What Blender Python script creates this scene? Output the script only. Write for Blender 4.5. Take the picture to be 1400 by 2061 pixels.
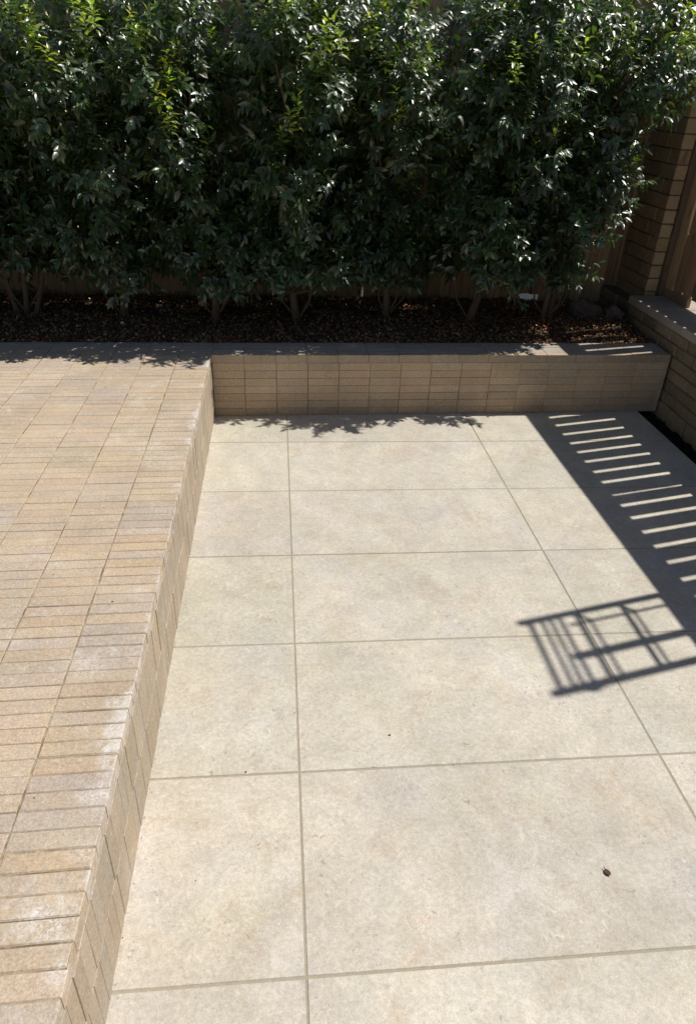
import bpy, math, random
import numpy as np
from mathutils import Vector, Matrix
R_ = math.radians
rng = np.random.default_rng(7)
random.seed(7)
scene = bpy.context.scene
for o in list(bpy.data.objects):
    bpy.data.objects.remove(o)
col = scene.collection

# ---------------------------------------------------------------- camera
cam_d = bpy.data.cameras.new("camera")
cam = bpy.data.objects.new("camera", cam_d)
col.objects.link(cam)
rt = Vector((0.99530945, -0.08893874, 0.03806582))
up = Vector((0.0131061, 0.51381017, 0.85780379))
fw = Vector((0.09585059, 0.85328132, -0.51256575))
m = Matrix((rt, up, -fw)).transposed().to_4x4()
m.translation = Vector((-0.04753, -3.87941, 1.88618))
cam.matrix_world = m
cam_d.sensor_fit = 'HORIZONTAL'
cam_d.sensor_width = 36.0
cam_d.lens = 36.0 * 1410 / 1400
cam_d.shift_y = -17.0 / 1400
cam_d.clip_start = 0.05
cam_d.clip_end = 500
scene.camera = cam

# ---------------------------------------------------------------- sky, sun, exposure
SUN_AZ = 13.2      # degrees from +X towards +Y
SUN_EL = 59.0
world = bpy.data.worlds.new("World")
scene.world = world
world.use_nodes = True
wn = world.node_tree
bg = wn.nodes['Background']
sky = wn.nodes.new('ShaderNodeTexSky')
sky.sky_type = 'NISHITA'
sky.sun_disc = False
sky.sun_elevation = R_(SUN_EL)
sky.sun_rotation = R_(90 - SUN_AZ)
wn.links.new(sky.outputs[0], bg.inputs[0])
bg.inputs[1].default_value = 0.07
sun_d = bpy.data.lights.new("sun", 'SUN')
sun_d.energy = 5.0
sun_d.angle = R_(0.47)
sun_d.color = (1.0, 0.955, 0.88)
sun = bpy.data.objects.new("sun", sun_d)
col.objects.link(sun)
sv = Vector((math.cos(R_(SUN_EL)) * math.cos(R_(SUN_AZ)), math.cos(R_(SUN_EL)) * math.sin(R_(SUN_AZ)), math.sin(R_(SUN_EL))))
sun.rotation_euler = sv.to_track_quat('Z', 'Y').to_euler()
sun.location = sv * 12
scene.view_settings.view_transform = 'Standard'
scene.view_settings.look = 'None'
scene.view_settings.exposure = -0.16
scene.view_settings.gamma = 1.0
scene.render.engine = 'CYCLES'

# ---------------------------------------------------------------- helpers
def tag(o, label=None, cat=None, group=None, kind=None):
    if label: o['label'] = label
    if cat: o['category'] = cat
    if group: o['group'] = group
    if kind: o['kind'] = kind
    return o

def empty(name, loc=(0, 0, 0), label=None, cat=None, group=None):
    o = bpy.data.objects.new(name, None)
    col.objects.link(o)
    o.location = loc
    o.empty_display_size = 0.1
    return tag(o, label, cat, group)

class MB:
    """collects polygons with one colour per piece, builds ONE mesh object"""
    def __init__(s):
        s.v = []; s.f = []; s.c = []; s.m = []
    def add(s, verts, faces, color=(1, 1, 1), mi=0):
        b = len(s.v)
        s.v.extend([tuple(p) for p in verts])
        s.c.extend([color] * len(verts))
        for f in faces:
            s.f.append(tuple(i + b for i in f)); s.m.append(mi)
    def box(s, a, b, color=(1, 1, 1), mi=0):
        x0, y0, z0 = a; x1, y1, z1 = b
        s.add([(x0, y0, z0), (x1, y0, z0), (x1, y1, z0), (x0, y1, z0), (x0, y0, z1), (x1, y0, z1), (x1, y1, z1), (x0, y1, z1)],
              [(0, 3, 2, 1), (4, 5, 6, 7), (0, 1, 5, 4), (1, 2, 6, 5), (2, 3, 7, 6), (3, 0, 4, 7)], color, mi)
    def block(s, o, u, v, n, bev=0.002, color=(1, 1, 1), mi=0, jit=0.0):
        """chamfered block: base corner o, edge vectors u, v, height n (chamfer on the outer face)"""
        o = np.array(o, float); u = np.array(u, float); v = np.array(v, float); n = np.array(n, float)
        lu, lv, ln = np.linalg.norm(u), np.linalg.norm(v), np.linalg.norm(n)
        uh, vh, nh = u / lu, v / lv, n / ln
        q = [(0, 0), (1, 0), (1, 1), (0, 1)]
        P = []
        for (a, b) in q: P.append(o + a * u + b * v)
        for (a, b) in q:
            P.append(o + a * u + b * v + n - nh * bev)
        t = [random.uniform(-jit, jit) for _ in range(4)]
        for k, (a, b) in enumerate(q):
            P.append(o + a * u + b * v + n + uh * bev * (1 - 2 * a) + vh * bev * (1 - 2 * b) + nh * t[k])
        F = []
        for k in range(4):
            j = (k + 1) % 4
            F.append((k, j, j + 4, k + 4)); F.append((k + 4, j + 4, j + 8, k + 8))
        F.append((8, 9, 10, 11))
        if np.dot(np.cross(u, v), n) < 0:
            F = [tuple(reversed(f)) for f in F]
        s.add(P, F, color, mi)
    def tube(s, pts, rad, seg=8, color=(1, 1, 1), mi=0, cap=True):
        pts = [Vector(p) for p in pts]
        n = len(pts)
        V = []; F = []
        for i, p in enumerate(pts):
            d = (pts[min(i + 1, n - 1)] - pts[max(i - 1, 0)]).normalized()
            a = d.cross(Vector((0.13, 0.97, 0.2))).normalized()
            b = d.cross(a)
            r = rad[i] if hasattr(rad, '__len__') else rad
            for k in range(seg):
                t = 2 * math.pi * k / seg
                V.append(p + a * (r * math.cos(t)) + b * (r * math.sin(t)))
        for i in range(n - 1):
            for k in range(seg):
                j = (k + 1) % seg
                F.append((i * seg + k, i * seg + j, (i + 1) * seg + j, (i + 1) * seg + k))
        if cap:
            F.append(tuple(range(seg))[::-1]); F.append(tuple((n - 1) * seg + k for k in range(seg)))
        s.add(V, F, color, mi)
    def build(s, name, mats, parent=None, smooth=False):
        me = bpy.data.meshes.new(name)
        me.from_pydata(s.v, [], s.f)
        if not isinstance(mats, (list, tuple)): mats = [mats]
        for mt in mats: me.materials.append(mt)
        if len(mats) > 1: me.polygons.foreach_set('material_index', s.m)
        ca = me.color_attributes.new('tint', 'FLOAT_COLOR', 'POINT')
        arr = np.ones((len(s.v), 4), np.float32); arr[:, :3] = np.array(s.c, np.float32)
        ca.data.foreach_set('color', arr.ravel())
        if smooth: me.polygons.foreach_set('use_smooth', [True] * len(me.polygons))
        me.update()
        o = bpy.data.objects.new(name, me)
        col.objects.link(o)
        if parent:
            o.parent = parent
            o.matrix_parent_inverse = Matrix.Translation(-Vector(parent.location))
        return o

def vary(base, amt=0.06, hue=0.03):
    k = 1 + random.uniform(-amt, amt)
    return tuple(max(0.0, c * k * (1 + random.uniform(-hue, hue))) for c in base)

# ---------------------------------------------------------------- materials
class NT:
    def __init__(s, name):
        s.mat = bpy.data.materials.new(name); s.mat.use_nodes = True
        s.t = s.mat.node_tree; s.b = s.t.nodes['Principled BSDF']; s.out = s.t.nodes['Material Output']
        s.geo = s.t.nodes.new('ShaderNodeNewGeometry')
        s.attr = s.t.nodes.new('ShaderNodeAttribute'); s.attr.attribute_name = 'tint'
        s.pos = s.geo.outputs['Position']
    def link(s, a, b): s.t.links.new(a, b)
    def val(s, sock, v):
        if isinstance(v, (int, float)): sock.default_value = v
        elif isinstance(v, (tuple, list)): sock.default_value = tuple(v) if len(v) != 3 or len(sock.default_value) == 3 else (*v, 1)
        else: s.link(v, sock)
    def noise(s, scale, detail=4, rough=0.55, vec=None, dist=0.0, out=0):
        n = s.t.nodes.new('ShaderNodeTexNoise'); n.inputs['Scale'].default_value = scale
        n.inputs['Detail'].default_value = detail; n.inputs['Roughness'].default_value = rough
        n.inputs['Distortion'].default_value = dist
        s.link(vec or s.pos, n.inputs['Vector']); return n.outputs[out]
    def vor(s, scale, feature='F1', vec=None, out='Distance'):
        n = s.t.nodes.new('ShaderNodeTexVoronoi'); n.inputs['Scale'].default_value = scale; n.feature = feature
        s.link(vec or s.pos, n.inputs['Vector']); return n.outputs[out]
    def mapr(s, v, a, b, c, d, smooth=False):
        n = s.t.nodes.new('ShaderNodeMapRange'); n.clamp = True
        if smooth: n.interpolation_type = 'SMOOTHSTEP'
        s.val(n.inputs[0], v)
        for i, k in enumerate((a, b, c, d)): n.inputs[i + 1].default_value = k
        return n.outputs[0]
    def math(s, op, a, b=0.0):
        n = s.t.nodes.new('ShaderNodeMath'); n.operation = op
        s.val(n.inputs[0], a); s.val(n.inputs[1], b); return n.outputs[0]
    def mix(s, fac, a, b, mode='MIX'):
        n = s.t.nodes.new('ShaderNodeMix'); n.data_type = 'RGBA'; n.blend_type = mode; n.clamp_result = False
        s.val(n.inputs[0], fac)
        for i, v in ((6, a), (7, b)):
            if isinstance(v, (tuple, list)): n.inputs[i].default_value = (*v[:3], 1)
            else: s.link(v, n.inputs[i])
        return n.outputs[2]
    def scale(s, c, v):   # colour * scalar
        n = s.t.nodes.new('ShaderNodeVectorMath'); n.operation = 'SCALE'
        s.link(c, n.inputs[0]); s.val(n.inputs['Scale'], v); return n.outputs[0]
    def stretch(s, x, y, z):
        n = s.t.nodes.new('ShaderNodeMapping'); n.inputs['Scale'].default_value = (x, y, z)
        s.link(s.pos, n.inputs[0]); return n.outputs[0]
    def xyz(s):
        n = s.t.nodes.new('ShaderNodeSeparateXYZ'); s.link(s.pos, n.inputs[0]); return n.outputs
    def bump(s, h, strength=0.3, dist=0.01):
        n = s.t.nodes.new('ShaderNodeBump'); n.inputs['Strength'].default_value = strength
        n.inputs['Distance'].default_value = dist
        s.link(h, n.inputs['Height']); s.link(n.outputs[0], s.b.inputs['Normal'])
    def done(s, colr, rough=0.85, spec=0.3):
        s.val(s.b.inputs['Base Color'], colr if not isinstance(colr, tuple) else (*colr, 1))
        s.val(s.b.inputs['Roughness'], rough); s.val(s.b.inputs['Specular IOR Level'], spec)
        return s.mat

def mat_slab():
    t = NT('travertine_look_porcelain')
    big = t.noise(1.3, 5, 0.6); mid = t.noise(7, 6, 0.65, dist=0.6); fine = t.noise(70, 5, 0.75)
    c = t.attr.outputs['Color']
    c = t.scale(c, t.mapr(big, 0.3, 0.7, 0.88, 1.09))
    c = t.mix(t.mapr(mid, 0.35, 0.68, 0.0, 0.75), c, t.mix(1.0, c, (0.93, 0.89, 0.83), 'MULTIPLY'))
    c = t.mix(t.mapr(t.noise(3.1, 4, 0.6, dist=0.4), 0.48, 0.66, 0, 0.8), c, t.mix(1.0, c, (0.95, 0.965, 1.03), 'MULTIPLY'))
    # brownish pink stains of the print
    st = t.math('MULTIPLY', t.mapr(t.noise(2.3, 3, 0.6), 0.60, 0.74, 0, 0.6), t.mapr(t.noise(28, 5, 0.7, dist=1.0), 0.42, 0.62, 0.1, 1.0))
    c = t.mix(st, c, t.mix(1.0, c, (0.86, 0.75, 0.66), 'MULTIPLY'))
    c = t.scale(c, t.mapr(fine, 0.34, 0.66, 0.85, 1.12))
    c = t.scale(c, t.mapr(t.noise(200, 3, 0.75), 0.3, 0.7, 0.86, 1.13))
    worm = t.noise(42, 3, 0.6, dist=2.6)
    c = t.scale(c, t.mapr(t.math('ABSOLUTE', t.math('SUBTRACT', worm, 0.5)), 0.0, 0.05, 0.93, 1.015))
    c = t.mix(t.mapr(t.noise(2.6, 3, 0.5, vec=t.stretch(1.1, 0.8, 1)), 0.55, 0.7, 0, 0.6), c, t.mix(1.0, c, (0.97, 1.0, 0.93), 'MULTIPLY'))
    dk = t.math('MULTIPLY', t.mapr(t.noise(55, 2, 0.5, dist=1.2), 0.64, 0.70, 0, 0.75), t.mapr(t.noise(5, 3), 0.42, 0.6, 0.1, 1))
    c = t.mix(dk, c, (0.33, 0.27, 0.20))
    c = t.scale(c, t.mapr(t.noise(19, 4, 0.6, dist=0.9), 0.36, 0.64, 0.94, 1.055))
    c = t.scale(c, t.mapr(t.noise(5.2, 5, 0.7, dist=0.5), 0.36, 0.64, 0.94, 1.05))
    pk = t.math('MULTIPLY', t.mapr(t.noise(4.1, 3, 0.6, dist=0.4), 0.57, 0.66, 0, 1), t.mapr(t.noise(30, 4, 0.7), 0.45, 0.6, 0, 0.8))
    c = t.mix(pk, c, t.mix(1.0, c, (0.93, 0.84, 0.77), 'MULTIPLY'))
    wt = t.math('MULTIPLY', t.mapr(t.noise(34, 3, 0.6, dist=0.8), 0.62, 0.68, 0, 0.6), t.mapr(t.noise(3.7, 3), 0.45, 0.6, 0.1, 1))
    c = t.mix(wt, c, (0.68, 0.66, 0.61))
    # pale chips and dark pits
    chips = t.math('MULTIPLY', t.mapr(t.vor(85), 0.10, 0.17, 1, 0), t.mapr(t.noise(9, 3), 0.50, 0.60, 0, 0.55))
    c = t.mix(chips, c, (0.70, 0.67, 0.60))
    pits = t.math('MULTIPLY', t.mapr(t.vor(48), 0.035, 0.075, 1, 0), t.mapr(t.noise(6, 3), 0.50, 0.58, 0, 0.8))
    c = t.mix(pits, c, (0.24, 0.20, 0.16))
    t.bump(t.math('ADD', fine, t.math('MULTIPLY', t.noise(260, 2), 0.6)), 0.16, 0.004)
    return t.done(c, t.mapr(mid, 0.3, 0.7, 0.55, 0.72), 0.3)

def mat_brick(name, white=1.0, edge_x=None):
    t = NT(name)
    c = t.attr.outputs['Color']
    big = t.noise(4.0, 5, 0.6); fine = t.noise(120, 5, 0.75); mid = t.noise(24, 5, 0.65, dist=0.7)
    c = t.scale(c, t.mapr(big, 0.3, 0.7, 0.90, 1.10))
    c = t.mix(t.mapr(mid, 0.38, 0.62, 0.0, 0.7), c, t.mix(1.0, c, (1.03, 0.965, 0.88), 'MULTIPLY'))
    c = t.mix(t.mapr(t.noise(33, 5, 0.7, dist=1.0), 0.50, 0.66, 0.0, 0.55), c, t.mix(1.0, c, (0.82, 0.84, 0.90), 'MULTIPLY'))
    c = t.mix(t.mapr(t.noise(48, 4, 0.7, dist=0.6), 0.56, 0.68, 0.0, 0.5), c, (0.60, 0.52, 0.41))
    c = t.mix(t.mapr(t.noise(15, 4, 0.6), 0.50, 0.72, 0, 0.6), c, t.mix(1.0, c, (0.90, 0.91, 0.95), 'MULTIPLY'))
    c = t.scale(c, t.mapr(fine, 0.32, 0.68, 0.80, 1.20))
    c = t.scale(c, t.mapr(t.noise(230, 3, 0.8), 0.34, 0.66, 0.82, 1.18))
    pits = t.math('MULTIPLY', t.mapr(t.vor(70), 0.05, 0.11, 1, 0), t.mapr(t.noise(11, 3), 0.52, 0.62, 0, 0.7))
    c = t.mix(pits, c, (0.16, 0.12, 0.09))
    # lime bloom
    bl = t.math('MULTIPLY', t.mapr(t.noise(5.5, 4, 0.6), 0.55, 0.66, 0, 1), t.mapr(t.noise(60, 6, 0.75, dist=1.0), 0.47, 0.62, 0, 0.75 * white))
    c = t.mix(bl, c, (0.66, 0.62, 0.57))
    if edge_x is not None:
        x, y, z = t.xyz()
        near = t.mapr(x, edge_x - 0.11, edge_x + 0.0, 0.0, 1.0)
        n1 = t.math('ADD', t.math('MULTIPLY', near, 0.34), t.noise(6.5, 5, 0.7, dist=0.8))
        n2 = t.mapr(t.noise(75, 6, 0.8, dist=1.5), 0.40, 0.60, 0.15, 1)
        e = t.math('MULTIPLY', t.mapr(t.math('ADD', n1, t.mapr(t.noise(3.3, 2, 0.5), 0.4, 0.62, -0.13, 0.07)), 0.84, 0.92, 0, 0.9), n2)
        ar = t.mapr(t.math('ADD', t.mapr(x, edge_x - 0.012, edge_x - 0.001, 0, 1), t.noise(14, 5, 0.75)), 1.44, 1.62, 0, 0.8)
        e = t.math('MAXIMUM', e, ar)
        e = t.math('MULTIPLY', e, t.mapr(z, 0.36, 0.385, 0, 1))
        e = t.math('MULTIPLY', e, t.mapr(x, edge_x - 0.16, edge_x - 0.10, 0, 1))
        crust = t.mapr(t.noise(52, 7, 0.85, dist=2.2), 0.47, 0.56, 0, 1)
        spot = None
        for (sx, sy, sr, sa) in ((-0.490, -2.755, 0.060, 1.0), (-0.530, -3.045, 0.085, 1.0), (-0.480, -2.655, 0.045, 0.8), (-0.490, -2.470, 0.050, 0.8), (-0.60, -2.33, 0.085, 0.6), (-0.475, -2.58, 0.035, 0.8),
                                 (-0.49, -2.90, 0.045, 0.7), (-0.478, -1.25, 0.04, 0.7), (-0.478, -0.62, 0.05, 0.7), (-0.70, -3.1, 0.07, 0.5), (-0.52, -1.97, 0.05, 0.5), (-0.84, -2.2, 0.07, 0.4), (-0.475, -3.15, 0.05, 0.8)):
            dx = t.math('MULTIPLY', t.math('SUBTRACT', x, sx), 0.75); dy = t.math('SUBTRACT', y, sy)
            d2 = t.math('SQRT', t.math('ADD', t.math('MULTIPLY', dx, dx), t.math('MULTIPLY', dy, dy)))
            k = t.mapr(t.math('ADD', t.math('DIVIDE', d2, sr), t.math('MULTIPLY', t.noise(30, 4, 0.7), 1.1)), 0.75, 1.35, sa, 0.0)
            spot = k if spot is None else t.math('MAXIMUM', spot, k)
        spot = t.math('MULTIPLY', t.math('MULTIPLY', spot, crust), t.mapr(z, 0.33, 0.37, 0, 1))
        e = t.math('MAXIMUM', e, spot)
        c = t.mix(e, c, (0.72, 0.70, 0.67))
    t.bump(t.math('ADD', fine, t.math('MULTIPLY', mid, 0.7)), 0.35, 0.004)
    return t.done(c, 0.85, 0.25)

def mat_simple(name, base, sc=30, amt=0.2, rough=0.85, spec=0.25, bump=0.3, use_attr=False, bd=0.004):
    t = NT(name)
    n = t.noise(sc, 6, 0.7); n2 = t.noise(sc * 5, 4, 0.7)
    c = t.attr.outputs['Color'] if use_attr else t.mix(0.0, base, base)
    c = t.scale(c, t.mapr(n, 0.3, 0.7, 1 - amt, 1 + amt))
    c = t.scale(c, t.mapr(n2, 0.3, 0.7, 1 - amt * 0.6, 1 + amt * 0.6))
    t.bump(t.math('ADD', n, n2), bump, bd)
    return t.done(c, rough, spec)

def mat_wood(name):
    t = NT(name)
    v = t.stretch(1, 1, 0.06)
    g = t.noise(38, 6, 0.7, vec=v, dist=0.5); g2 = t.noise(160, 4, 0.7, vec=v)
    c = t.attr.outputs['Color']
    c = t.scale(c, t.mapr(g, 0.3, 0.7, 0.62, 1.28))
    c = t.scale(c, t.mapr(g2, 0.3, 0.7, 0.85, 1.12))
    c = t.mix(t.mapr(t.noise(3, 4), 0.45, 0.7, 0, 0.5), c, t.mix(1.0, c, (0.8, 0.82, 0.82), 'MULTIPLY'))
    kn = t.mapr(t.vor(7, vec=t.stretch(1, 1, 0.35)), 0.05, 0.12, 0.75, 0)
    c = t.mix(kn, c, t.mix(1.0, c, (0.35, 0.3, 0.28), 'MULTIPLY'))
    t.bump(t.math('ADD', g, g2), 0.4, 0.004)
    return t.done(c, 0.8, 0.25)

def mat_leaf():
    t = NT('glossy_leaf')
    c = t.attr.outputs['Color']
    c = t.scale(c, t.mapr(t.noise(60, 3), 0.3, 0.7, 0.8, 1.2))
    back = t.geo.outputs['Backfacing']
    c = t.mix(back, c, t.mix(1.0, c, (1.7, 1.5, 1.5), 'MULTIPLY'))
    b = t.b
    t.link(c, b.inputs['Base Color'])
    t.link(t.mapr(back, 0, 1, 0.42, 0.6), b.inputs['Roughness'])
    b.inputs['Specular IOR Level'].default_value = 1.0
    t.link(t.noise(75, 2), t.t.nodes.new('ShaderNodeBump').inputs['Height'])
    bp = [n for n in t.t.nodes if n.type == 'BUMP'][0]
    bp.inputs['Strength'].default_value = 0.35; bp.inputs['Distance'].default_value = 0.01
    t.link(bp.outputs[0], b.inputs['Normal'])
    b.inputs['Coat Weight'].default_value = 0.8; b.inputs['Coat Roughness'].default_value = 0.30; b.inputs['Coat IOR'].default_value = 1.6
    tr = t.t.nodes.new('ShaderNodeBsdfTranslucent')
    t.link(t.mix(1.0, c, (1.5, 1.7, 0.6), 'MULTIPLY'), tr.inputs['Color'])
    mx = t.t.nodes.new('ShaderNodeMixShader'); mx.inputs[0].default_value = 0.27
    t.link(b.outputs[0], mx.inputs[1]); t.link(tr.outputs[0], mx.inputs[2])
    t.link(mx.outputs[0], t.out.inputs[0])
    return t.mat

M_slab = mat_slab()
M_plat = mat_brick('sandstone_coloured_paver', 1.0, edge_x=-0.465)
M_face = mat_brick('wall_facing_brick', 0.5)
M_side = mat_brick('old_garden_brick', 0.15)
M_grout = mat_simple('slab_grout', (0.37, 0.325, 0.25), 40, 0.12)
def mat_joint():
    t = NT('sand_jointing')
    n = t.noise(9, 4, 0.7); f = t.noise(110, 4, 0.8)
    c = t.mix(t.mapr(n, 0.42, 0.60, 0, 1), (0.21, 0.155, 0.10), (0.46, 0.38, 0.27))
    c = t.scale(c, t.mapr(f, 0.3, 0.7, 0.6, 1.25))
    t.bump(f, 0.6, 0.003)
    return t.done(c, 0.95, 0.1)
M_mortar = mat_joint()
M_dkmortar = mat_simple('dark_joint', (0.14, 0.11, 0.08), 25, 0.5)
M_soil = mat_simple('damp_soil', (0.12, 0.088, 0.060), 25, 0.5, 0.95, 0.1, 0.9, bd=0.02)
M_wood = mat_wood('weathered_paling')
M_bark = mat_simple('grey_brown_bark', (0.16, 0.12, 0.085), 45, 0.35, 0.9, 0.15, 0.8)
M_leaf = mat_leaf()
M_litter = mat_simple('dry_leaf_litter', (1, 1, 1), 50, 0.25, 0.95, 0.08, 0.2, use_attr=True)
M_rock = mat_simple('rough_fieldstone', (0.17, 0.14, 0.12), 14, 0.3, 0.9, 0.2, 1.0, bd=0.02)
M_metal = mat_simple('dark_painted_steel', (0.05, 0.05, 0.055), 30, 0.1, 0.5, 0.5, 0.1)
M_ground = mat_simple('dry_ground', (0.22, 0.19, 0.14), 3, 0.25, 0.95, 0.1, 0.6, bd=0.03)
M_pale = mat_simple('pale_concrete', (0.50, 0.47, 0.33), 8, 0.1, 0.9, 0.2, 0.2)
M_attr = mat_simple('attr_surface', (1, 1, 1), 60, 0.15, 0.75, 0.3, 0.3, use_attr=True)

# ---------------------------------------------------------------- ground
g = MB(); g.add([(-60, -60, -0.06), (60, -60, -0.06), (60, 60, -0.06), (-60, 60, -0.06)], [(0, 1, 2, 3)])
tag(g.build('ground', M_ground), kind='structure')
g = MB(); g.add([(-14, 1.9, 0.0), (12, 1.9, 0.0), (12, 16, 0.0), (-14, 16, 0.0)], [(0, 1, 2, 3)])
tag(g.build('neighbouring_pavement', M_pale), kind='structure')

# patio: porcelain slabs
EDGE = -0.465      # right face of the raised platform
HT = 0.41
SL = 0.0238        # slight skew of the planter wall
def yface(x): return 0.405 + SL * x
g = MB()
xs = [(EDGE - 0.03, 0.0), (0.0, 1.204), (1.204, 2.455)]
ylines = [0.50, 0.0] + [-0.6 * k for k in range(1, 12)]
J = 0.0033
for i in range(len(ylines) - 1):
    y1, y0 = ylines[i], ylines[i + 1]
    for (x0, x1) in xs:
        c = vary((0.575, 0.537, 0.462), 0.04, 0.012)
        g.block((x0 + J, y0 + J, -0.02), (x1 - x0 - 2 * J, 0, 0), (0, y1 - y0 - 2 * J, 0), (0, 0, 0.02 + random.uniform(-.0006, .0006)), 0.0016, c, 0)
g.add([(EDGE - 0.03, -6.6, -0.0022), (2.453, -6.6, -0.0022), (2.453, 0.5, -0.0022), (EDGE - 0.03, 0.5, -0.0022)], [(0, 1, 2, 3)], (0.4, 0.35, 0.27), 1)
g.box((2.447, -6.6, -0.055), (2.4525, 0.5, -0.004), (0.3, 0.28, 0.24), 1)
tag(g.build('patio', [M_slab, M_grout]), kind='structure')
g = MB()
nx, ny = 6, 220
V = []; F = []
for j in range(ny + 1):
    for i in range(nx + 1):
        V.append((2.43 + 0.2 * i / nx, -6.5 + 7.1 * j / ny, -0.035 + random.uniform(-0.012, 0.012)))
for j in range(ny):
    for i in range(nx):
        a = j * (nx + 1) + i
        F.append((a, a + 1, a + nx + 2, a + nx + 1))
g.add(V, F)
M_dark = mat_simple('dark_soil', (0.03, 0.022, 0.016), 25, 0.5, 0.95, 0.1, 0.9, bd=0.02)  # darker soil colour than the bed
tag(g.build('soil_strip', M_dark), kind='structure')

# ---------------------------------------------------------------- raised platform
PAL = [(0.475, 0.385, 0.290), (0.485, 0.385, 0.280), (0.47, 0.39, 0.315), (0.43, 0.365, 0.305), (0.475, 0.40, 0.295), (0.455, 0.345, 0.235), (0.415, 0.36, 0.315), (0.475, 0.385, 0.275)]
PW = [5, 4, 5, 3, 3, 1.2, 1.4, 4]
def brick_col(dark=1.0):
    return tuple(c * dark for c in vary(random.choices(PAL, PW)[0], 0.07, 0.02))
BL, BP = 0.1985, 0.0505
plat = empty('raised_platform', (EDGE, -2.5, 0), 'raised terrace paved in long sandy clay pavers, on the left above the pale patio', 'raised terrace')
g = MB()
gap = 0.0011
y = yface(EDGE) - 0.002
nrow = 0
patch = {}
YEND = -6.5
while y > YEND:
    y0 = y - BP
    for ci in range(17):
        x1 = EDGE - ci * BL; x0 = x1 - BL
        # neighbouring bricks come from the same pack: colours drift in patches
        key = (ci, nrow // random.choice([3, 4, 5]))
        base = patch.setdefault((ci, nrow // 5), random.choices(PAL, PW)[0])
        other = random.choices(PAL, PW if y > -1.5 else [3, 3, 5, 5, 3, 2.4, 5, 3])[0]
        k = random.uniform(0, 0.75)
        if y < -1.7: k = random.uniform(0.35, 1.0)
        else: k *= 0.7
        c = vary(tuple(0.35 * (0.465, 0.38, 0.288)[q] + 0.65 * (base[q] * (1 - k) + other[q] * k) for q in range(3)), 0.055, 0.012)
        c = tuple(q * 1.06 for q in c)
        ja = random.uniform(-0.0015, 0.0015); jb = random.uniform(-0.001, 0.001)
        sh = SL * 0.9
        gx0 = gap + 0.0012 if ci else gap
        xr = 0.0 if ci == 0 else 0.0022
        u = (BL - xr - 0.002 + jb * 1.2, (BL) * sh * 0.0 + SL * BL, 0)
        gap = random.choice([0.0001, 0.0004, 0.0008, 0.0013])
        g.block((x0 + 0.001, y0 + gap + ja * 0.5 + SL * (x0 - EDGE), HT - 0.045), u, (0, BP - 2 * gap, 0), (0, 0, 0.045 + random.uniform(-.0010, .0010)), 0.0018 if ci else random.uniform(0.002, 0.0045), c, 0, 0.0006)
    y = y0; nrow += 1
g.add([(-3.86, YEND - 0.05, HT - 0.0026), (EDGE - 0.002, YEND, HT - 0.0026), (EDGE - 0.002, yface(EDGE), HT - 0.0026), (-3.86, yface(-3.86), HT - 0.0026)], [(0, 1, 2, 3)], (0.4, 0.33, 0.24), 1)
g.build('paver_top', [M_plat, M_mortar], plat)
# facing: upright bricks in two lifts under the paver edge
g = MB()
for lift in range(2):
    z0 = 0.0 if lift == 0 else 0.182
    z1 = 0.180 if lift == 0 else HT - 0.047
    yy = yface(EDGE) - 0.003 - (0.018 if lift else 0)
    while yy > YEND:
        w = 0.0508 + random.uniform(-0.001, 0.001)
        c = vary(random.choices([(0.46, 0.39, 0.30), (0.45, 0.375, 0.29), (0.47, 0.40, 0.31), (0.44, 0.38, 0.31), (0.46, 0.38, 0.28)], [4, 4, 4, 3, 2])[0], 0.06, 0.014)
        g.block((EDGE - 0.06, yy - w + 0.0004, z0), (0, w - 0.0008, 0), (0, random.uniform(-.001, .001), z1 - z0 - 0.002), (0.06 + random.uniform(-.0014, .0010), 0, 0), 0.0012, c, 0, 0.0005)
        yy -= w
g.box((EDGE - 0.3, YEND, 0.0), (EDGE - 0.004, yface(EDGE) - 0.004, HT - 0.046), (0.3, 0.25, 0.18), 1)
g.build('wall_facing', [M_face, M_dkmortar], plat)

# ---------------------------------------------------------------- planter wall (far, below the hedge)
pw = empty('planter_wall', (1.0, yface(1.0), 0), 'low stack-bonded sandy brick planter wall at the far end of the patio below the hedge', 'planter wall')
g = MB()
X0, X1 = EDGE - 0.003, 2.585
hc = (HT - 0.051) / 7
for r in range(7):
    z0 = r * hc
    x = EDGE
    while x < X1 - 0.01:
        xe = min(x + BL * 1.015, X1)
        c = vary(random.choices([(0.58, 0.44, 0.30), (0.56, 0.43, 0.30), (0.59, 0.465, 0.33), (0.53, 0.415, 0.30), (0.58, 0.43, 0.285)], [4, 4, 3, 3, 2])[0], 0.06, 0.012)
        if r < 3: c = tuple(q * (0.80 + 0.06 * r) for q in c)  # foot courses darkened in colour for dirt and contact shade together
        ga = random.choice([0.001, 0.0014, 0.002]) if x < 1.45 else 0.0006
        hg = random.choice([0.0003, 0.0005, 0.0009]) if x < 1.45 else 0.0004
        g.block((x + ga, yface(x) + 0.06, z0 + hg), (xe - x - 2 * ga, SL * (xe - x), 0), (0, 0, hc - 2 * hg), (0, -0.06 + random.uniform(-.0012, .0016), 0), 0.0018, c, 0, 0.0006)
        x = xe
g.add([(X0, yface(X0) + 0.006, 0), (X1, yface(X1) + 0.006, 0), (X1, yface(X1) + 0.006, HT - 0.05), (X0, yface(X0) + 0.006, HT - 0.05)], [(0, 1, 2, 3)], (0.3, 0.25, 0.18), 1)
g.add([(X0, yface(X0) + 0.25, 0), (X1, yface(X1) + 0.25, 0), (X1, yface(X1) + 0.25, HT - 0.05), (X0, yface(X0) + 0.25, HT - 0.05)], [(3, 2, 1, 0)], (0.3, 0.25, 0.18), 1)
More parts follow.
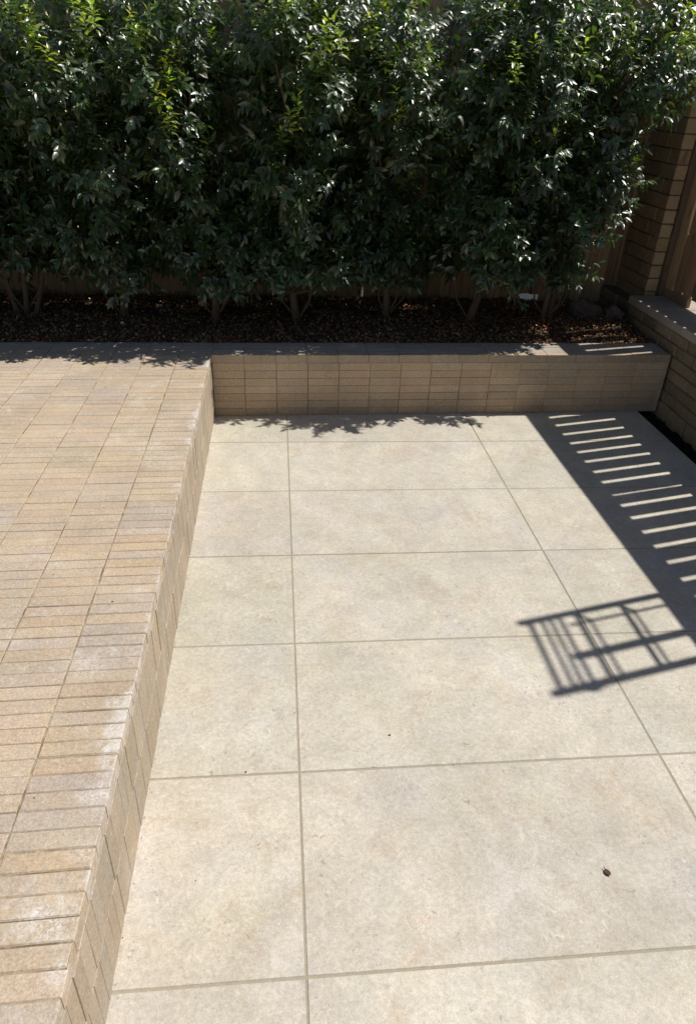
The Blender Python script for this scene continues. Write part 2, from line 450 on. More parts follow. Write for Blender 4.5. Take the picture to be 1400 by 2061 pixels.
g.add([(X1, yface(X1) + 0.006, 0), (X1, yface(X1) + 0.25, 0), (X1, yface(X1) + 0.25, HT - 0.05), (X1, yface(X1) + 0.006, HT - 0.05)], [(0, 1, 2, 3)], (0.3, 0.25, 0.18), 1)
g.build('wall_face', [M_face, M_dkmortar], pw)
g = MB()
for r in range(5):
    x = EDGE - 17 * BL
    while x < X1 - 0.01:
        xe = min(x + BL, X1)
        c = vary((0.42, 0.375, 0.325), 0.08, 0.02) if x > EDGE - 0.01 or r > 1 else brick_col(0.95)
        if r == 0 and x > EDGE - 0.01: c = vary((0.455, 0.365, 0.265), 0.06, 0.015)
        g.block((x + 0.0011, yface(x) + r * BP + 0.0010, HT - 0.0505), (xe - x - 0.0022, SL * (xe - x), 0), (0, BP - 0.0020, 0), (0, 0, 0.0505 + random.uniform(-.0012, .0012)), 0.0018, c, 0, 0.0005)
        x = xe
xa, xb = EDGE - 17 * BL, X1 - 0.002
g.add([(xa, yface(xa) + 0.004, HT - 0.005), (xb, yface(xb) + 0.004, HT - 0.005), (xb, yface(xb) + 5 * BP - 0.003, HT - 0.005), (xa, yface(xa) + 5 * BP - 0.003, HT - 0.005)], [(0, 1, 2, 3)], (0.4, 0.33, 0.24), 1)
g.build('coping', [M_face, M_mortar], pw)

# ---------------------------------------------------------------- right garden wall with coping
XW, ZW = 2.60, 0.61
sw = empty('garden_wall', (XW, -1.5, 0), 'taller running-bond brick garden wall along the right side of the patio carrying the timber fence', 'garden wall')
g = MB()
hw = (ZW - 0.055) / 7.0
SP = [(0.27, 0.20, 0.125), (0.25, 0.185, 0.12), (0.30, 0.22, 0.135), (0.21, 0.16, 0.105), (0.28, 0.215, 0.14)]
for r in range(7):
    yy = 1.9 - (0.11 if r % 2 else 0.0)
    while yy > -6.5:
        L = 0.225 + random.uniform(-0.012, 0.012)
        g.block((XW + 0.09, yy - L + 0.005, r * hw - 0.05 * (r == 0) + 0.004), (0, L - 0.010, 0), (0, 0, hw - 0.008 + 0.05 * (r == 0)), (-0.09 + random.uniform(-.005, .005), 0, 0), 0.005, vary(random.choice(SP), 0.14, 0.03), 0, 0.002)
        yy -= L
g.box((XW + 0.009, -6.5, -0.05), (3.0, 1.9, ZW - 0.056), (0.2, 0.16, 0.1), 1)
g.build('brick_face', [M_side, M_dkmortar], sw)
g = MB()
yy = 1.24
while yy > -6.5:
    g.block((XW - 0.012, yy - BL * 1.0 + 0.002, ZW - 0.054), (0.236, 0, 0), (0, BL - 0.004, 0), (0, 0, 0.054 + random.uniform(-.001, .001)), 0.003, vary((0.40, 0.36, 0.315), 0.08, 0.02), 0, 0.0006)
    g.block((XW + 0.227, yy - BL * 1.0 + 0.002, ZW - 0.054), (0.19, 0, 0), (0, BL - 0.004, 0), (0, 0, 0.054 + random.uniform(-.001, .001)), 0.003, vary((0.40, 0.36, 0.315), 0.08, 0.02), 0, 0.0006)
    yy -= BL
g.build('coping', [M_face], sw)

# ---------------------------------------------------------------- brick pier in the corner
bp = empty('brick_pier', (2.68, 1.4, 0), 'tall brick pier in the far right corner behind the hedge, beside the timber fence', 'brick pier')
g = MB()
hp = 0.096
z = 0.35; r = 0
PX0, PX1, PY0, PY1 = 2.712, 2.80, 1.26, 1.95
while z < 2.75:
    o = 0.07 if r % 2 else 0.0
    c1 = vary((0.50, 0.37, 0.215), 0.16, 0.03)  # front bricks coloured lighter, to read as the lit face
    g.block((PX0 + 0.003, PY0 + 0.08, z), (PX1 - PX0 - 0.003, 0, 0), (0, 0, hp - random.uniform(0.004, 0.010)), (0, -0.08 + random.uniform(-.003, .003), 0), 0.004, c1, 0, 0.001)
    yy = PY0 + 0.003
    while yy < PY1 - 0.02:
        L = min((0.20 if yy > PY0 + 0.01 else 0.13 + o), PY1 - yy)
        g.block((PX0 + 0.06, yy, z), (0, L - 0.008, 0), (0, 0, hp - random.uniform(0.004, 0.010)), (-0.06 + random.uniform(-.003, .003), 0, 0), 0.004, vary((0.30, 0.215, 0.135), 0.14, 0.03), 0, 0.001)  # side bricks coloured darker: hedge shade put into the brick colour
        yy += L
    z += hp; r += 1
g.box((PX0 + 0.009, PY0 + 0.009, 0.2), (PX1 - 0.002, PY1, z - 0.004), (0.2, 0.16, 0.1), 1)
g.build('brickwork', [M_side, M_dkmortar], bp)
g = MB(); g.block((PX0 - 0.03, PY0 - 0.03, z), (0.18, 0, 0), (0, 0.75, 0), (0, 0, 0.06), 0.008, (0.33, 0.27, 0.2)); g.build('pier_cap', [M_side], bp)

# ---------------------------------------------------------------- right timber fence (its shadow falls over the patio)
XF = 2.85
TA = math.tan(R_(SUN_AZ)); CX = 1 / math.tan(R_(SUN_EL)) * math.cos(R_(SUN_AZ))
WOOD = [(0.48, 0.325, 0.19), (0.43, 0.285, 0.165), (0.53, 0.37, 0.22), (0.38, 0.25, 0.15)]
fr = empty('timber_fence', (XF, -1.5, ZW), 'vertical brown paling fence standing on the right garden wall coping', 'fence')
slits = [0.219, 0.081, -0.05, -0.174, -0.299, -0.43, -0.554, -0.70, -0.811, -0.936, -1.072, -1.2, -1.333, -1.468]
gaps = [yv + 0.012 + (XF - 1.771) * TA for yv in slits]
gw = [0.029] * len(gaps); gw[7] = 0.0135
first = gaps[0]
pre = [first + 0.129 * k for k in range(5, 0, -1)]
post = [gaps[-1] - 0.131 * k for k in range(1, 34)]
G = [(v, 0.029) for v in pre] + list(zip(gaps, gw)) + [(v, 0.029) for v in post]
ZB, ZT = 0.675, 2.10
g = MB()
ytop = 1.245
for (v, w) in G:
    ylo = v + w / 2
    if ytop > ylo + 0.01:
        g.block((XF + 0.016, ylo, ZB + random.uniform(-.004, .004)), (0, min(ytop, 1.245) - ylo, 0), (0, 0, ZT - ZB + random.uniform(-.002, .002)), (-0.016 - random.uniform(0, .001), 0, 0), 0.002, vary(random.choice(WOOD), 0.32, 0.05))
    ytop = v - w / 2
g.build('palings', [M_wood], fr)
g = MB(); g.box((XF + 0.0175, -5.9, 0.69), (XF + 0.047, 1.24, 1.065), vary(WOOD[1])); g.build('lower_rail', [M_wood], fr)
g = MB(); g.box((XF + 0.0175, -5.9, 1.915), (XF + 0.047, 1.24, 2.135), vary(WOOD[1])); g.build('upper_rail', [M_wood], fr)
g = MB(); g.box((XF + 0.0005, 0.90, ZW + 0.002), (XF + 0.03, 1.24, 0.672), WOOD[3]); g.build('packing_board', [M_wood], fr)
g = MB(); g.block((PX1 + 0.004, 1.2475, ZW - 0.02), (0.16, 0, 0), (0, 0.1, 0), (0, 0, 1.62), 0.004, (0.20, 0.14, 0.095)); g.build('post', [M_wood], fr)
for k in range(3):
    g = MB(); yp = -1.6 - 1.9 * k
    g.box((XF + 0.049, yp, ZW - 0.02), (XF + 0.139, yp + 0.09, 2.08), vary(WOOD[0])); g.build('post', [M_wood], fr)

# ---------------------------------------------------------------- steel frame standing beyond the fence; only its shadow is in view
XS = 2.98
sf = empty('steel_frame', (XS, -1.45, 0), 'tall dark steel frame with rungs standing behind the right fence, casting the barred shadow', 'metal frame')
def shp(xs_, X=XS): return (X - xs_) / CX
def shy(ys_, xs_, X=XS): return ys_ + (X - xs_) * TA
yA = 0.5 * (shy(-1.711, 0.946) + shy(-1.572, 1.616)); yB = 0.5 * (shy(-2.102, 0.952) + shy(-1.981, 1.561)); yM = 0.5 * (shy(-1.919, 1.109) + shy(-1.81, 1.621))
zT = shp(0.962)
def bar(name, a, b, t=0.02, tx=None):
    tx = tx or t
    g = MB()
    lo = [min(a[i], b[i]) for i in range(3)]; hi = [max(a[i], b[i]) for i in range(3)]
    hw_ = (tx / 2, t / 2, t / 2)
    g.box([lo[i] - hw_[i] for i in range(3)], [hi[i] + hw_[i] for i in range(3)])
    return g.build(name, [M_metal], sf)
bar('upright', (XS, yA, -0.05), (XS, yA, zT + 0.035), 0.030)
bar('upright', (XS, yB, -0.05), (XS, yB, zT + 0.012), 0.034)
bar('upright', (XS, yM, -0.05), (XS, yM, shp(1.112)), 0.036)
for xs_, th in ((0.972, 0.030), (1.026, 0.016), (1.066, 0.016), (1.108, 0.018), (1.187, 0.030), (1.409, 0.030), (1.62, 0.03), (1.83, 0.03)):
    bar('rung', (XS + 0.003, yB, shp(xs_)), (XS + 0.003, yA, shp(xs_)), th * (1.0 if th > 0.02 else 1.15), 0.010)
XR = XS + 0.055
bar('rear_upright', (XR, yA - 0.055, -0.05), (XR, yA - 0.055, shp(1.09)), 0.014)
bar('rear_upright', (XR, yB + 0.02, -0.05), (XR, yB + 0.02, shp(1.09)), 0.014)
for xs_ in (1.187, 1.40):
    zz = shp(xs_)
    bar('rear_rung', (XR - 0.003, yB, zz), (XR - 0.003, yA - 0.05, zz), 0.016, 0.008)
    for yy in (yA, ):
        g = MB(); g.tube([(XS, yy - 0.002, zz), (XR, yy - 0.055, zz)], 0.009, 6); g.build('link_bar', [M_metal], sf)
g = MB()
g.add([(XS - 0.01, yB, shp(1.02)), (XS - 0.01, yB - 0.035, shp(1.10)), (XS - 0.01, yB, shp(1.2)), (XS + 0.01, yB, shp(1.02)), (XS + 0.01, yB - 0.035, shp(1.10)), (XS + 0.01, yB, shp(1.2))],
      [(0, 1, 2), (5, 4, 3), (0, 3, 4, 1), (1, 4, 5, 2), (2, 5, 3, 0)])
g.build('bracket', [M_metal], sf)

# ---------------------------------------------------------------- back fence behind the hedge
YB = 1.76
bf = empty('back_fence', (0.5, YB, 0.3), 'weathered brown paling fence behind the hedge', 'fence')
g = MB(); x = -6.0
while x < 2.70:
    w = 0.096 + random.uniform(-0.004, 0.004)
    gp = -0.010; bi = globals().get('bi', 0) + 1
    if abs(x + w - 0.60) < 0.05: gp = 0.011
    zb = 0.918 if x < -0.66 else (0.40 if not 1.82 < x < 2.08 else 0.475)
    g.block((x, YB + 0.018 + (0.0195 if bi % 2 else 0) + random.uniform(0, 0.001), zb), (w, 0, 0), (0, 0, 2.52 - zb + random.uniform(-.01, .01)), (0, -0.018, 0), 0.002, vary(random.choice(WOOD), 0.16, 0.04))
    x += w + gp
g.build('palings', [M_wood], bf)
g = MB(); g.box((-6, YB - 0.027, 0.25), (-0.58, YB - 0.002 + 0.001, 0.900), vary(WOOD[1])); g.build('plinth_board', [M_wood], bf)
for z in (1.35, 2.15):
    g = MB(); g.box((-6, YB + 0.041, z), (2.62, YB + 0.08, z + 0.09), WOOD[1]); g.build('rail', [M_wood], bf)
for k in range(4):
    g = MB(); g.box((-5.2 + 2.35 * k, YB + 0.082, -0.05), (-5.11 + 2.35 * k, YB + 0.172, 2.40), WOOD[0]); g.build('post', [M_wood], bf)

# ---------------------------------------------------------------- bed
def bedz(x, y):
    return 0.385 + 0.045 * min(1, max(0, (y - yface(x) - 0.25) / 0.35)) + 0.012 * math.sin(x * 9.1 + y * 4) * math.sin(y * 13 - x * 3)
g = MB(); nx, ny = 240, 36
V = []; F = []
for j in range(ny + 1):
    for i in range(nx + 1):
        x = -3.86 + (2.66 + 3.86) * i / nx
        y = yface(x) + 0.245 + (1.80 - yface(x) - 0.245) * j / ny
        V.append((x, y, bedz(x, y) + random.uniform(-0.006, 0.006) - (0.02 if j == 0 else 0)))
for j in range(ny):
    for i in range(nx):
        a = j * (nx + 1) + i
        F.append((a, a + 1, a + nx + 2, a + nx + 1))
g.add(V, F)
tag(g.build('soil', M_soil, smooth=True), kind='structure')

# generic numpy mesh with per-vertex colour
def np_mesh(name, verts, quads, tris, colors, mat, parent=None, smooth=True):
    me = bpy.data.meshes.new(name)
    nv = len(verts); nq = len(quads); nt = len(tris)
    me.vertices.add(nv); me.vertices.foreach_set('co', np.asarray(verts, np.float32).ravel())
    loops = np.concatenate([np.asarray(quads, np.int32).ravel(), np.asarray(tris, np.int32).ravel()])
    me.loops.add(len(loops)); me.loops.foreach_set('vertex_index', loops)
    me.polygons.add(nq + nt)
    st = np.concatenate([np.arange(nq) * 4, nq * 4 + np.arange(nt) * 3]).astype(np.int32)
    me.polygons.foreach_set('loop_start', st)
    me.polygons.foreach_set('use_smooth', np.full(nq + nt, smooth))
    me.update(calc_edges=True); me.validate()
    me.materials.append(mat)
    ca = me.color_attributes.new('tint', 'FLOAT_COLOR', 'POINT')
    arr = np.ones((nv, 4), np.float32); arr[:, :3] = colors
    ca.data.foreach_set('color', arr.ravel())
    o = bpy.data.objects.new(name, me); col.objects.link(o)
    if parent:
        o.parent = parent; o.matrix_parent_inverse = Matrix.Translation(-Vector(parent.location))
    return o

def norm(a): return a / np.maximum(np.linalg.norm(a, axis=-1, keepdims=True), 1e-9)

def leaf_arrays(P, D, N, L, W, C, curl):
    """P base, D direction, N upper normal, L length, W width, C colour, curl droop; folded lanceolate blades"""
    n = len(P)
    D = norm(D); S = norm(np.cross(D, N)); N = np.cross(S, D)
    st = [(0, 0, 0), (.30, .86, 1), (.66, .80, 2), (1, 0, 3)]
    V = np.zeros((n, 8, 3))
    def mid(t):
        return P + D * (L * t)[:, None] - N * (curl * L * t * t)[:, None] if np.ndim(t) else P + D * (L * t)[:, None] - N * (curl * L * t * t)[:, None]
    V[:, 0] = P
    for r, t in ((0, .32), (1, .68)):
        w = (W * 0.5 * (1.0 if r == 0 else 0.86))[:, None]
        m0 = P + D * (L * t)[:, None] - N * (curl * L * t * t)[:, None]
        fold = N * (W * 0.16)[:, None]
        V[:, 1 + 3 * r] = m0 - S * w + fold
        V[:, 2 + 3 * r] = m0
        V[:, 3 + 3 * r] = m0 + S * w + fold
    V[:, 7] = P + D * L[:, None] - N * (curl * L)[:, None]
    b = (np.arange(n) * 8)[:, None]
    tris = np.concatenate([b + np.array([0, 2, 1]), b + np.array([0, 3, 2]), b + np.array([7, 4, 5]), b + np.array([7, 5, 6])])
    quads = np.concatenate([b + np.array([1, 2, 5, 4]), b + np.array([2, 3, 6, 5])])
    return V.reshape(-1, 3), quads, tris, np.repeat(C, 8, axis=0)

# litter
n = 30000
x = rng.uniform(-3.6, 2.6, n); y0 = 0.405 + SL * x + 0.25 - 0.03 * (rng.uniform(0, 1, n) < 0.02)
y = y0 + (1.72 - y0) * rng.uniform(0, 1, n) ** 1.4
z = np.array([bedz(a, b) for a, b in zip(x, y)]) + rng.uniform(0.0, 0.03, n)
P = np.stack([x, y, z], 1)
a = rng.uniform(0, 2 * np.pi, n)
D = np.stack([np.cos(a), np.sin(a), rng.normal(0.1, 0.45, n)], 1)
N = norm(np.stack([rng.normal(0, .5, n), rng.normal(0, .5, n), np.ones(n)], 1))
LC = np.array([(0.10, 0.045, 0.025), (0.15, 0.085, 0.045), (0.055, 0.03, 0.02), (0.20, 0.14, 0.08), (0.085, 0.075, 0.03), (0.12, 0.04, 0.03)])
C = LC[rng.choice(6, n, p=[.24, .2, .26, .08, .12, .10])] * rng.uniform(1.8, 4.0, (n, 1))
v_, q_, t_, c_ = leaf_arrays(P, D, N, rng.uniform(.008, .021, n) * np.where(rng.uniform(0, 1, n) < .04, 2.2, 1), rng.uniform(.006, .015, n) * 1.1, C, rng.uniform(-.3, .5, n))
tag(np_mesh('leaf_litter', v_, q_, t_, c_, M_litter), 'brown and reddish leaf litter and low ground cover on the bed under the hedge', 'leaf litter', kind='stuff')

# ---------------------------------------------------------------- hedge shrubs
def shrub(name, bx, by, label, nb=24, seed=1, lean=0.0, zmin=0.72, xlim=None, stems=1, height=2.47, hw=0.27):
    r = np.random.default_rng(seed)
    root = empty(name, (bx, by, bedz(bx, by)), label, 'shrub', 'hedge shrubs planted in the bed')
    base = np.array([bx, by, bedz(bx, by) - 0.03])
    # bough centres
    cs = []; tries = 0; fy = (-0.075 if seed % 2 else 0.075) + r.uniform(-0.04, 0.04); tall = height + r.uniform(-0.14, 0.08)
    while len(cs) < nb and tries < 4000:
        tries += 1
        z = r.uniform(zmin + 0.12, tall - 0.1)
        t = (z - zmin) / (tall - zmin)
        ry = 0.27 + 0.31 * min(1, t * 1.25)
        rx = hw * (1.0 - 0.18 * t)
        a = r.uniform(0, 2 * np.pi)
        q = r.uniform(0.45, 1.0) if z < 1.9 else r.uniform(0.3, 1.12)
        c = np.array([bx + lean * t + rx * q * math.cos(a), by + fy - 0.01 - 0.10 * t + ry * q * math.sin(a), z])
        if c[1] > YB - 0.2: continue
        if c[1] - 0.20 < 0.17 + 0.137 * c[2] - 0.02: continue
        if xlim and c[0] > xlim(z): continue
        if all(np.linalg.norm((c - d) * (1, 1, .8)) > 0.19 for d in cs): cs.append(c)
    # wood
    g = MB()
    top = np.array([bx + lean * 0.6, by, height * 0.75])
    sp = []
    for s in range(stems):
        ox = (s - (stems - 1) / 2) * 0.05
        pts = [base + (ox, 0, 0)]
        kx = r.uniform(-.10, .10) + ox * 3; 
        for k in range(1, 7):
            t = k / 6
            p = base * (1 - t) + top * t + np.array([ox + kx * math.sin(t * 3.0) + r.normal(0, .012), r.normal(0, .02), 0])
            pts.append(p)
        r0 = 0.027 / (stems ** 0.4)
        g.tube(pts, [r0 * 1.35] + [r0 * (1 - 0.12 * k) for k in range(1, 7)], 9)
        sp += pts[1:]
    sp = np.array(sp)
    g.build('trunk', [M_bark], root, smooth=True)
    g = MB()
    for c in cs:
        d = np.linalg.norm(sp - (c - (0, 0, 0.25)), axis=1); s0 = sp[np.argmin(d)]
        mid = (s0 + c) / 2 + (0, 0, -0.05)
        g.tube([s0, mid, c], [0.010, 0.0075, 0.004], 6, cap=False)
    for k in range(3):       # thin suckers near the foot
        a = r.uniform(0, 6.28); e = base + (0.16 * math.cos(a), 0.10 * math.sin(a) , 0.45)
        g.tube([base + (0, 0, .05), (base + e) / 2 + (0.03 * math.cos(a), 0, -.04), e], [0.008, 0.006, 0.004], 6, cap=False)
    g.build('branches', [M_bark], root, smooth=True)
    # shoots
    SP, SD, SN = [], [], []; plist = []; cnt = []
    for c in cs:
        rad = r.uniform(0.11, 0.20) * (1.15 if c[2] < 1.3 else 1.0)
        ns = int((46 if c[2] < 1.3 else 33) * (rad / 0.18) ** 2)
        d = norm(r.normal(0, 1, (ns, 3)))
        d[:, 1] -= 0.25 * np.sign(by - c[1] + 0.1) * 0; 
        out = norm(c - np.array([bx, by, c[2]]))
        p = c + d * rad * r.uniform(0.35, 1.0, (ns, 1)) * np.array([1.0, 1.0, 1.35])
        dd = norm(d * 0.8 + out * 0.35 + np.array([0, 0, 0.55]) + r.normal(0, .25, (ns, 3)))
        SP.append(p); SD.append(dd); plist.append(p); cnt.append(len(p))
    # sprays of pale new growth standing up from the front boughs
    fr_ = sorted([c for c in cs if c[2] > 1.45], key=lambda c: c[1] - 0.25 * c[2])[:4]
    tipn = 0
    for c in fr_:
        k_ = int(r.integers(2, 5))
        SP.append(c + np.stack([r.normal(0, .045, k_), -0.10 + r.normal(0, .03, k_), 0.19 + r.normal(0, .035, k_)], 1))
        SD.append(norm(np.stack([r.normal(0, .3, k_), r.normal(-.25, .2, k_), np.ones(k_)], 1))); tipn += k_
    ni = 260   # inner filling shoots
    z = zmin + 0.08 + (tall - zmin - 0.1) * r.uniform(0, 1, ni) ** 1.5
    pin = np.stack([bx + r.uniform(-.31, .31, ni), by + 0.12 + r.uniform(-.22, .28, ni), z], 1)
    if xlim:
        pin = pin[[pp[0] < xlim(pp[2]) - .1 for pp in pin]]
    SP.append(pin); SD.append(norm(r.normal(0, 1, pin.shape) + (0, -.2, .3)))
    SP = np.concatenate(SP); SD = np.concatenate(SD)
    keep = (SP[:, 1] < YB - 0.1) & (SP[:, 2] > 0.70 + 0.05 * np.sin(SP[:, 0] * 7.0))
    SP, SD = SP[keep], SD[keep]; keepmask = keep
    ns = len(SP); K = 13
    slen = r.uniform(0.07, 0.18, ns)
    A = norm(np.cross(SD, np.array([0.3, 0.2, 1.0]))); B = np.cross(SD, A)
    ph = r.uniform(0, 6.28, ns)

    reltop = np.concatenate([(p_[:, 2] - c_[2]) for p_, c_ in zip(plist, cs)] + [np.full(tipn, 9.0), np.full(len(pin), -1.0)])
    reltop = reltop[keepmask]
    young = (reltop > 0.07) & (r.uniform(0, 1, ns) < np.clip((SP[:, 2] - 1.2) * 0.4, 0, 0.32))
    tipm = reltop > 5; young = young | tipm
    SD[young] = norm(SD[young] * 0.5 + np.array([0, -0.15, 1.0]))
    Ps, Ds, Ns, Ls, Ws, Cs, Cu = [], [], [], [], [], [], []
    shade = r.uniform(0.75, 1.25, ns)
    for k in range(K):
        t = (k + 0.5) / K
        ang = ph + k * 2.39996
        rad = A * np.cos(ang)[:, None] + B * np.sin(ang)[:, None]
        spread = (1.15 - 0.75 * t)
        pos = SP + SD * (slen * t)[:, None]
        d = norm(rad * spread + SD * (0.45 + 0.5 * t) + np.array([0, 0, -0.45]) + r.normal(0, .12, (ns, 3)))
        nrm = norm(SD * 1.0 + np.array([0, -0.12, 0.6]) + r.normal(0, .36, (ns, 3)))
        L = r.uniform(.046, .082, ns) * (1 - 0.25 * t) * np.where(young, 0.9, 1.0); 
        c = np.stack([r.uniform(.036, .070, ns), r.uniform(.072, .112, ns), r.uniform(.024, .040, ns)], 1) * shade[:, None]
        yc = np.stack([r.uniform(.26, .40, ns), r.uniform(.38, .50, ns), r.uniform(.03, .07, ns)], 1)
        mixv = (young & (t > 0.3)).astype(float)[:, None] * (0.45 + 0.55 * t); mixv[tipm] = 0.7 + 0.3 * t
        c = c * (1 - mixv) + yc * mixv
        Ps.append(pos); Ds.append(d); Ns.append(nrm); Ls.append(L); Ws.append(L * r.uniform(.32, .46, ns)); Cs.append(c); Cu.append(r.uniform(.12, .45, ns))
    P = np.concatenate(Ps)
    v_, q_, t_, c_ = leaf_arrays(P, np.concatenate(Ds), np.concatenate(Ns), np.concatenate(Ls), np.concatenate(Ws), np.concatenate(Cs), np.concatenate(Cu))
    np_mesh('foliage', v_, q_, t_, c_, M_leaf, root)
    return root

def right_edge(z):
    return 1.98 + 0.36 * min(1, max(0, (z - 0.6) / 0.9)) + (0.0 if z < 1.9 else 0.04)
sh = [
    (-3.0, 1.12, 'dark glossy hedge shrub at the far left, beyond the frame edge', 1, 0.0),
    (-2.38, 1.10, 'dark hedge shrub at the left edge of the view, first from the left', 1, 0.0),
    (-1.77, 1.12, 'shaded hedge shrub on several thin stems near the left edge, second in view', 3, 0.0),
    (-1.13, 1.14, 'hedge shrub just behind the small white pebble, its stem hidden in dark leaves', 1, 0.0),
    (-0.48, 1.06, 'hedge shrub whose trunk leans left, rooted right behind the corner of the raised terrace', 1, -0.22),
    (0.09, 1.07, 'hedge shrub on a slim upright trunk, just right of the terrace corner', 1, 0.0),
    (0.74, 1.16, 'hedge shrub in the middle of the planter wall on a pale forked trunk tilting left', 1, -0.10),
    (1.33, 1.10, 'hedge shrub on a straight trunk with thin side shoots, second from the right', 1, 0.05),
    (1.93, 1.14, 'rightmost hedge shrub beside the brick pier, bright glossy leaves on its right side', 2, 0.16),
]
for i, (bx, by, lb, st, ln) in enumerate(sh):
    shrub('hedge_shrub', bx, by, lb, nb=31, seed=40 + i, lean=ln, stems=st, xlim=right_edge if i == 8 else None, hw=0.36 if i == 8 else 0.27)

# ---------------------------------------------------------------- trees beyond the fences
def far_tree(bx, by, h, rad, seed, label):
    r = np.random.default_rng(seed)
    root = empty('background_tree', (bx, by, -0.05), label, 'tree', 'trees beyond the back fence')
    g = MB(); g.tube([(bx, by, -0.1), (bx + .05, by, h * .4), (bx - .05, by, h * .85)], [0.11, 0.08, 0.02], 9); g.build('trunk', [M_bark], root, smooth=True)
    n = 9000
    k = 26
    cc = np.stack([bx + r.uniform(-rad, rad, k) * .75, by + r.uniform(-rad, rad, k) * .6, r.uniform(h * .28, h * .92, k)], 1)
    ci = r.integers(0, k, n)
    P = cc[ci] + norm(r.normal(0, 1, (n, 3))) * r.uniform(.15, .5, (n, 1)) * rad * .6
    D = norm(r.normal(0, 1, (n, 3)) + (0, 0, -.3)); N = norm(r.normal(0, .6, (n, 3)) + (0, 0, 1))
    C = np.stack([r.uniform(.02, .035, n), r.uniform(.04, .06, n), r.uniform(.015, .025, n)], 1)
    L = r.uniform(.10, .17, n)
    v_, q_, t_, c_ = leaf_arrays(P, D, N, L, L * .4, C, r.uniform(.1, .4, n))
    np_mesh('crown', v_, q_, t_, c_, M_leaf, root)
far_tree(3.75, 3.6, 4.3, 1.2, 5, 'dark leafy tree beyond the brick pier in the far right corner')

# ---------------------------------------------------------------- small things
def rock(bx, by, s, seed, label):
    r = random.Random(seed)
    me = MB(); V = []; F = []
    nu, nv = 14, 9
    for j in range(nv + 1):
        th = math.pi * j / nv
        for i in range(nu):
            p = 2 * math.pi * i / nu
            d = Vector((math.sin(th) * math.cos(p), math.sin(th) * math.sin(p), math.cos(th)))
            k = 1 + 0.16 * math.sin(3 * d.x + seed) * math.cos(4 * d.y) + 0.10 * math.sin(7 * d.z + 5 * d.x + seed) + 0.05 * r.uniform(-1, 1) * (0 < j < nv)
            V.append((bx + s[0] * d.x * k, by + s[1] * d.y * k, bedz(bx, by) + s[2] * (d.z * k + 0.55)))
    for j in range(nv):
        for i in range(nu):
            a = j * nu + i; b = j * nu + (i + 1) % nu
            F.append((a, a + nu, b + nu, b))
    me.add(V, F)
    return tag(me.build('rock', [M_rock], smooth=False), label, 'rock', 'rocks in the corner of the bed')
rock(2.30, 1.32, (0.13, 0.10, 0.085), 3, 'larger rough grey rock lying in the right corner of the hedge bed')
rock(2.48, 1.22, (0.08, 0.08, 0.06), 8, 'smaller rough grey rock lying against the garden wall in the bed corner')

# white pebble in the bed
g = MB(); V = []; F = []
for j in range(7):
    th = math.pi * j / 6
    for i in range(9):
        p = 2 * math.pi * i / 9
        k = 1 + 0.12 * math.sin(3 * p + j)
        V.append((-1.09 + .013 * math.sin(th) * math.cos(p) * k, 0.905 + .011 * math.sin(th) * math.sin(p) * k, bedz(-1.09, .905) + 0.036 + .010 * math.cos(th)))
for j in range(6):
    for i in range(9):
        F.append((j * 9 + i, j * 9 + 9 + i, j * 9 + 9 + (i + 1) % 9, j * 9 + (i + 1) % 9))
g.add(V, F, (0.6, 0.58, 0.5))
tag(g.build('pebble', [M_attr], smooth=True), 'small white pebble lying on the shaded leaf litter on the left', 'pebble')

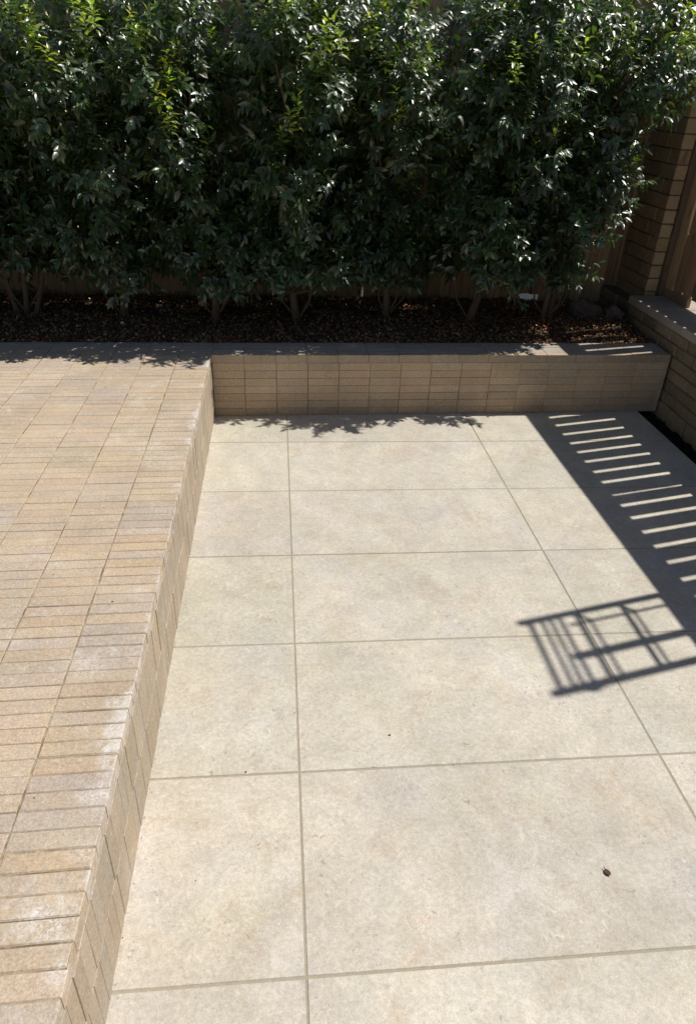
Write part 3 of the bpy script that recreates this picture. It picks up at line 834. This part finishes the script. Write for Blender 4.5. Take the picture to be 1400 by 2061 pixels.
# dry leaf on the patio
g = MB()
lx, ly = 0.862, -2.791
V = []; F = []
for i in range(7):
    t = i / 6
    w = 0.0075 * math.sin(math.pi * min(1, t * 0.93 + 0.05)) ** 0.8
    zz = 0.0025 + 0.006 * abs(t - 0.45)
    cx_ = lx - 0.008 + 0.016 * t * 0.5; cy_ = ly + 0.010 - 0.020 * t
    V += [(cx_ - w, cy_ - w * .3, zz + w * .35), (cx_, cy_, zz), (cx_ + w, cy_ + w * .3, zz + w * .3)]
for i in range(6):
    a = i * 3
    F += [(a, a + 1, a + 4, a + 3), (a + 1, a + 2, a + 5, a + 4)]
g.add(V, F, (0.10, 0.04, 0.025))
g.tube([(lx - 0.008, ly + 0.010, 0.006), (lx - 0.010, ly + 0.015, 0.008)], 0.0012, 5, (0.1, 0.05, 0.03))
lf = g.build('fallen_leaf', [M_attr], smooth=True)
tag(lf, 'small curled dark red-brown dead leaf lying on the pale patio slab', 'leaf')

# crumbs of soil and seeds lying about
CR = [(515, 1552), (770, 1487), (1190, 1545)]
spots = [(-0.0, 0), ]
g = MB()
def crumb(x, y, z, s):
    r = random
    V = [(x + s * r.uniform(.7, 1) * a, y + s * r.uniform(.7, 1) * b, z + s * c) for a, b, c in ((1, 0, .4), (0, 1, .4), (-1, 0, .4), (0, -1, .4), (0, 0, 1.0), (0, 0, -0.05))]
    g.add(V, [(0, 1, 4), (1, 2, 4), (2, 3, 4), (3, 0, 4), (1, 0, 5), (2, 1, 5), (3, 2, 5), (0, 3, 5)], (0.07, 0.05, 0.035))
for k in range(16):
    crumb(random.uniform(-.44, 2.2), random.uniform(-3.2, .3), 0.0, random.choice([.0015, .002, .0025, .003, .004]))
for k in range(36):
    crumb(random.uniform(-2.6, -.5), random.uniform(-3.2, .1), HT, random.choice([.002, .002, .003, .0045]))
for k in range(110):
    yy = random.uniform(-3.4, .38); crumb(EDGE + 0.003 + random.expovariate(180), yy, 0.0, random.choice([.0010, .0012, .0016, .0022]))
for k in range(150):
    xx = random.uniform(EDGE, 2.4); crumb(xx, yface(xx) - 0.003 - random.expovariate(120), 0.0, random.choice([.0015, .002, .003, .004]))
for k in range(90):
    xx = random.uniform(-3, 2.5); crumb(xx, yface(xx) + 0.25 - random.expovariate(35), HT, random.choice([.002, .003, .005]))
for (x, y) in ((-0.168, -2.39), (0.31, -2.27)): crumb(x, y, 0, 0.005)
tag(g.build('debris', [M_attr]), 'tiny dark crumbs of soil and seeds scattered over the paving', 'debris', kind='stuff')
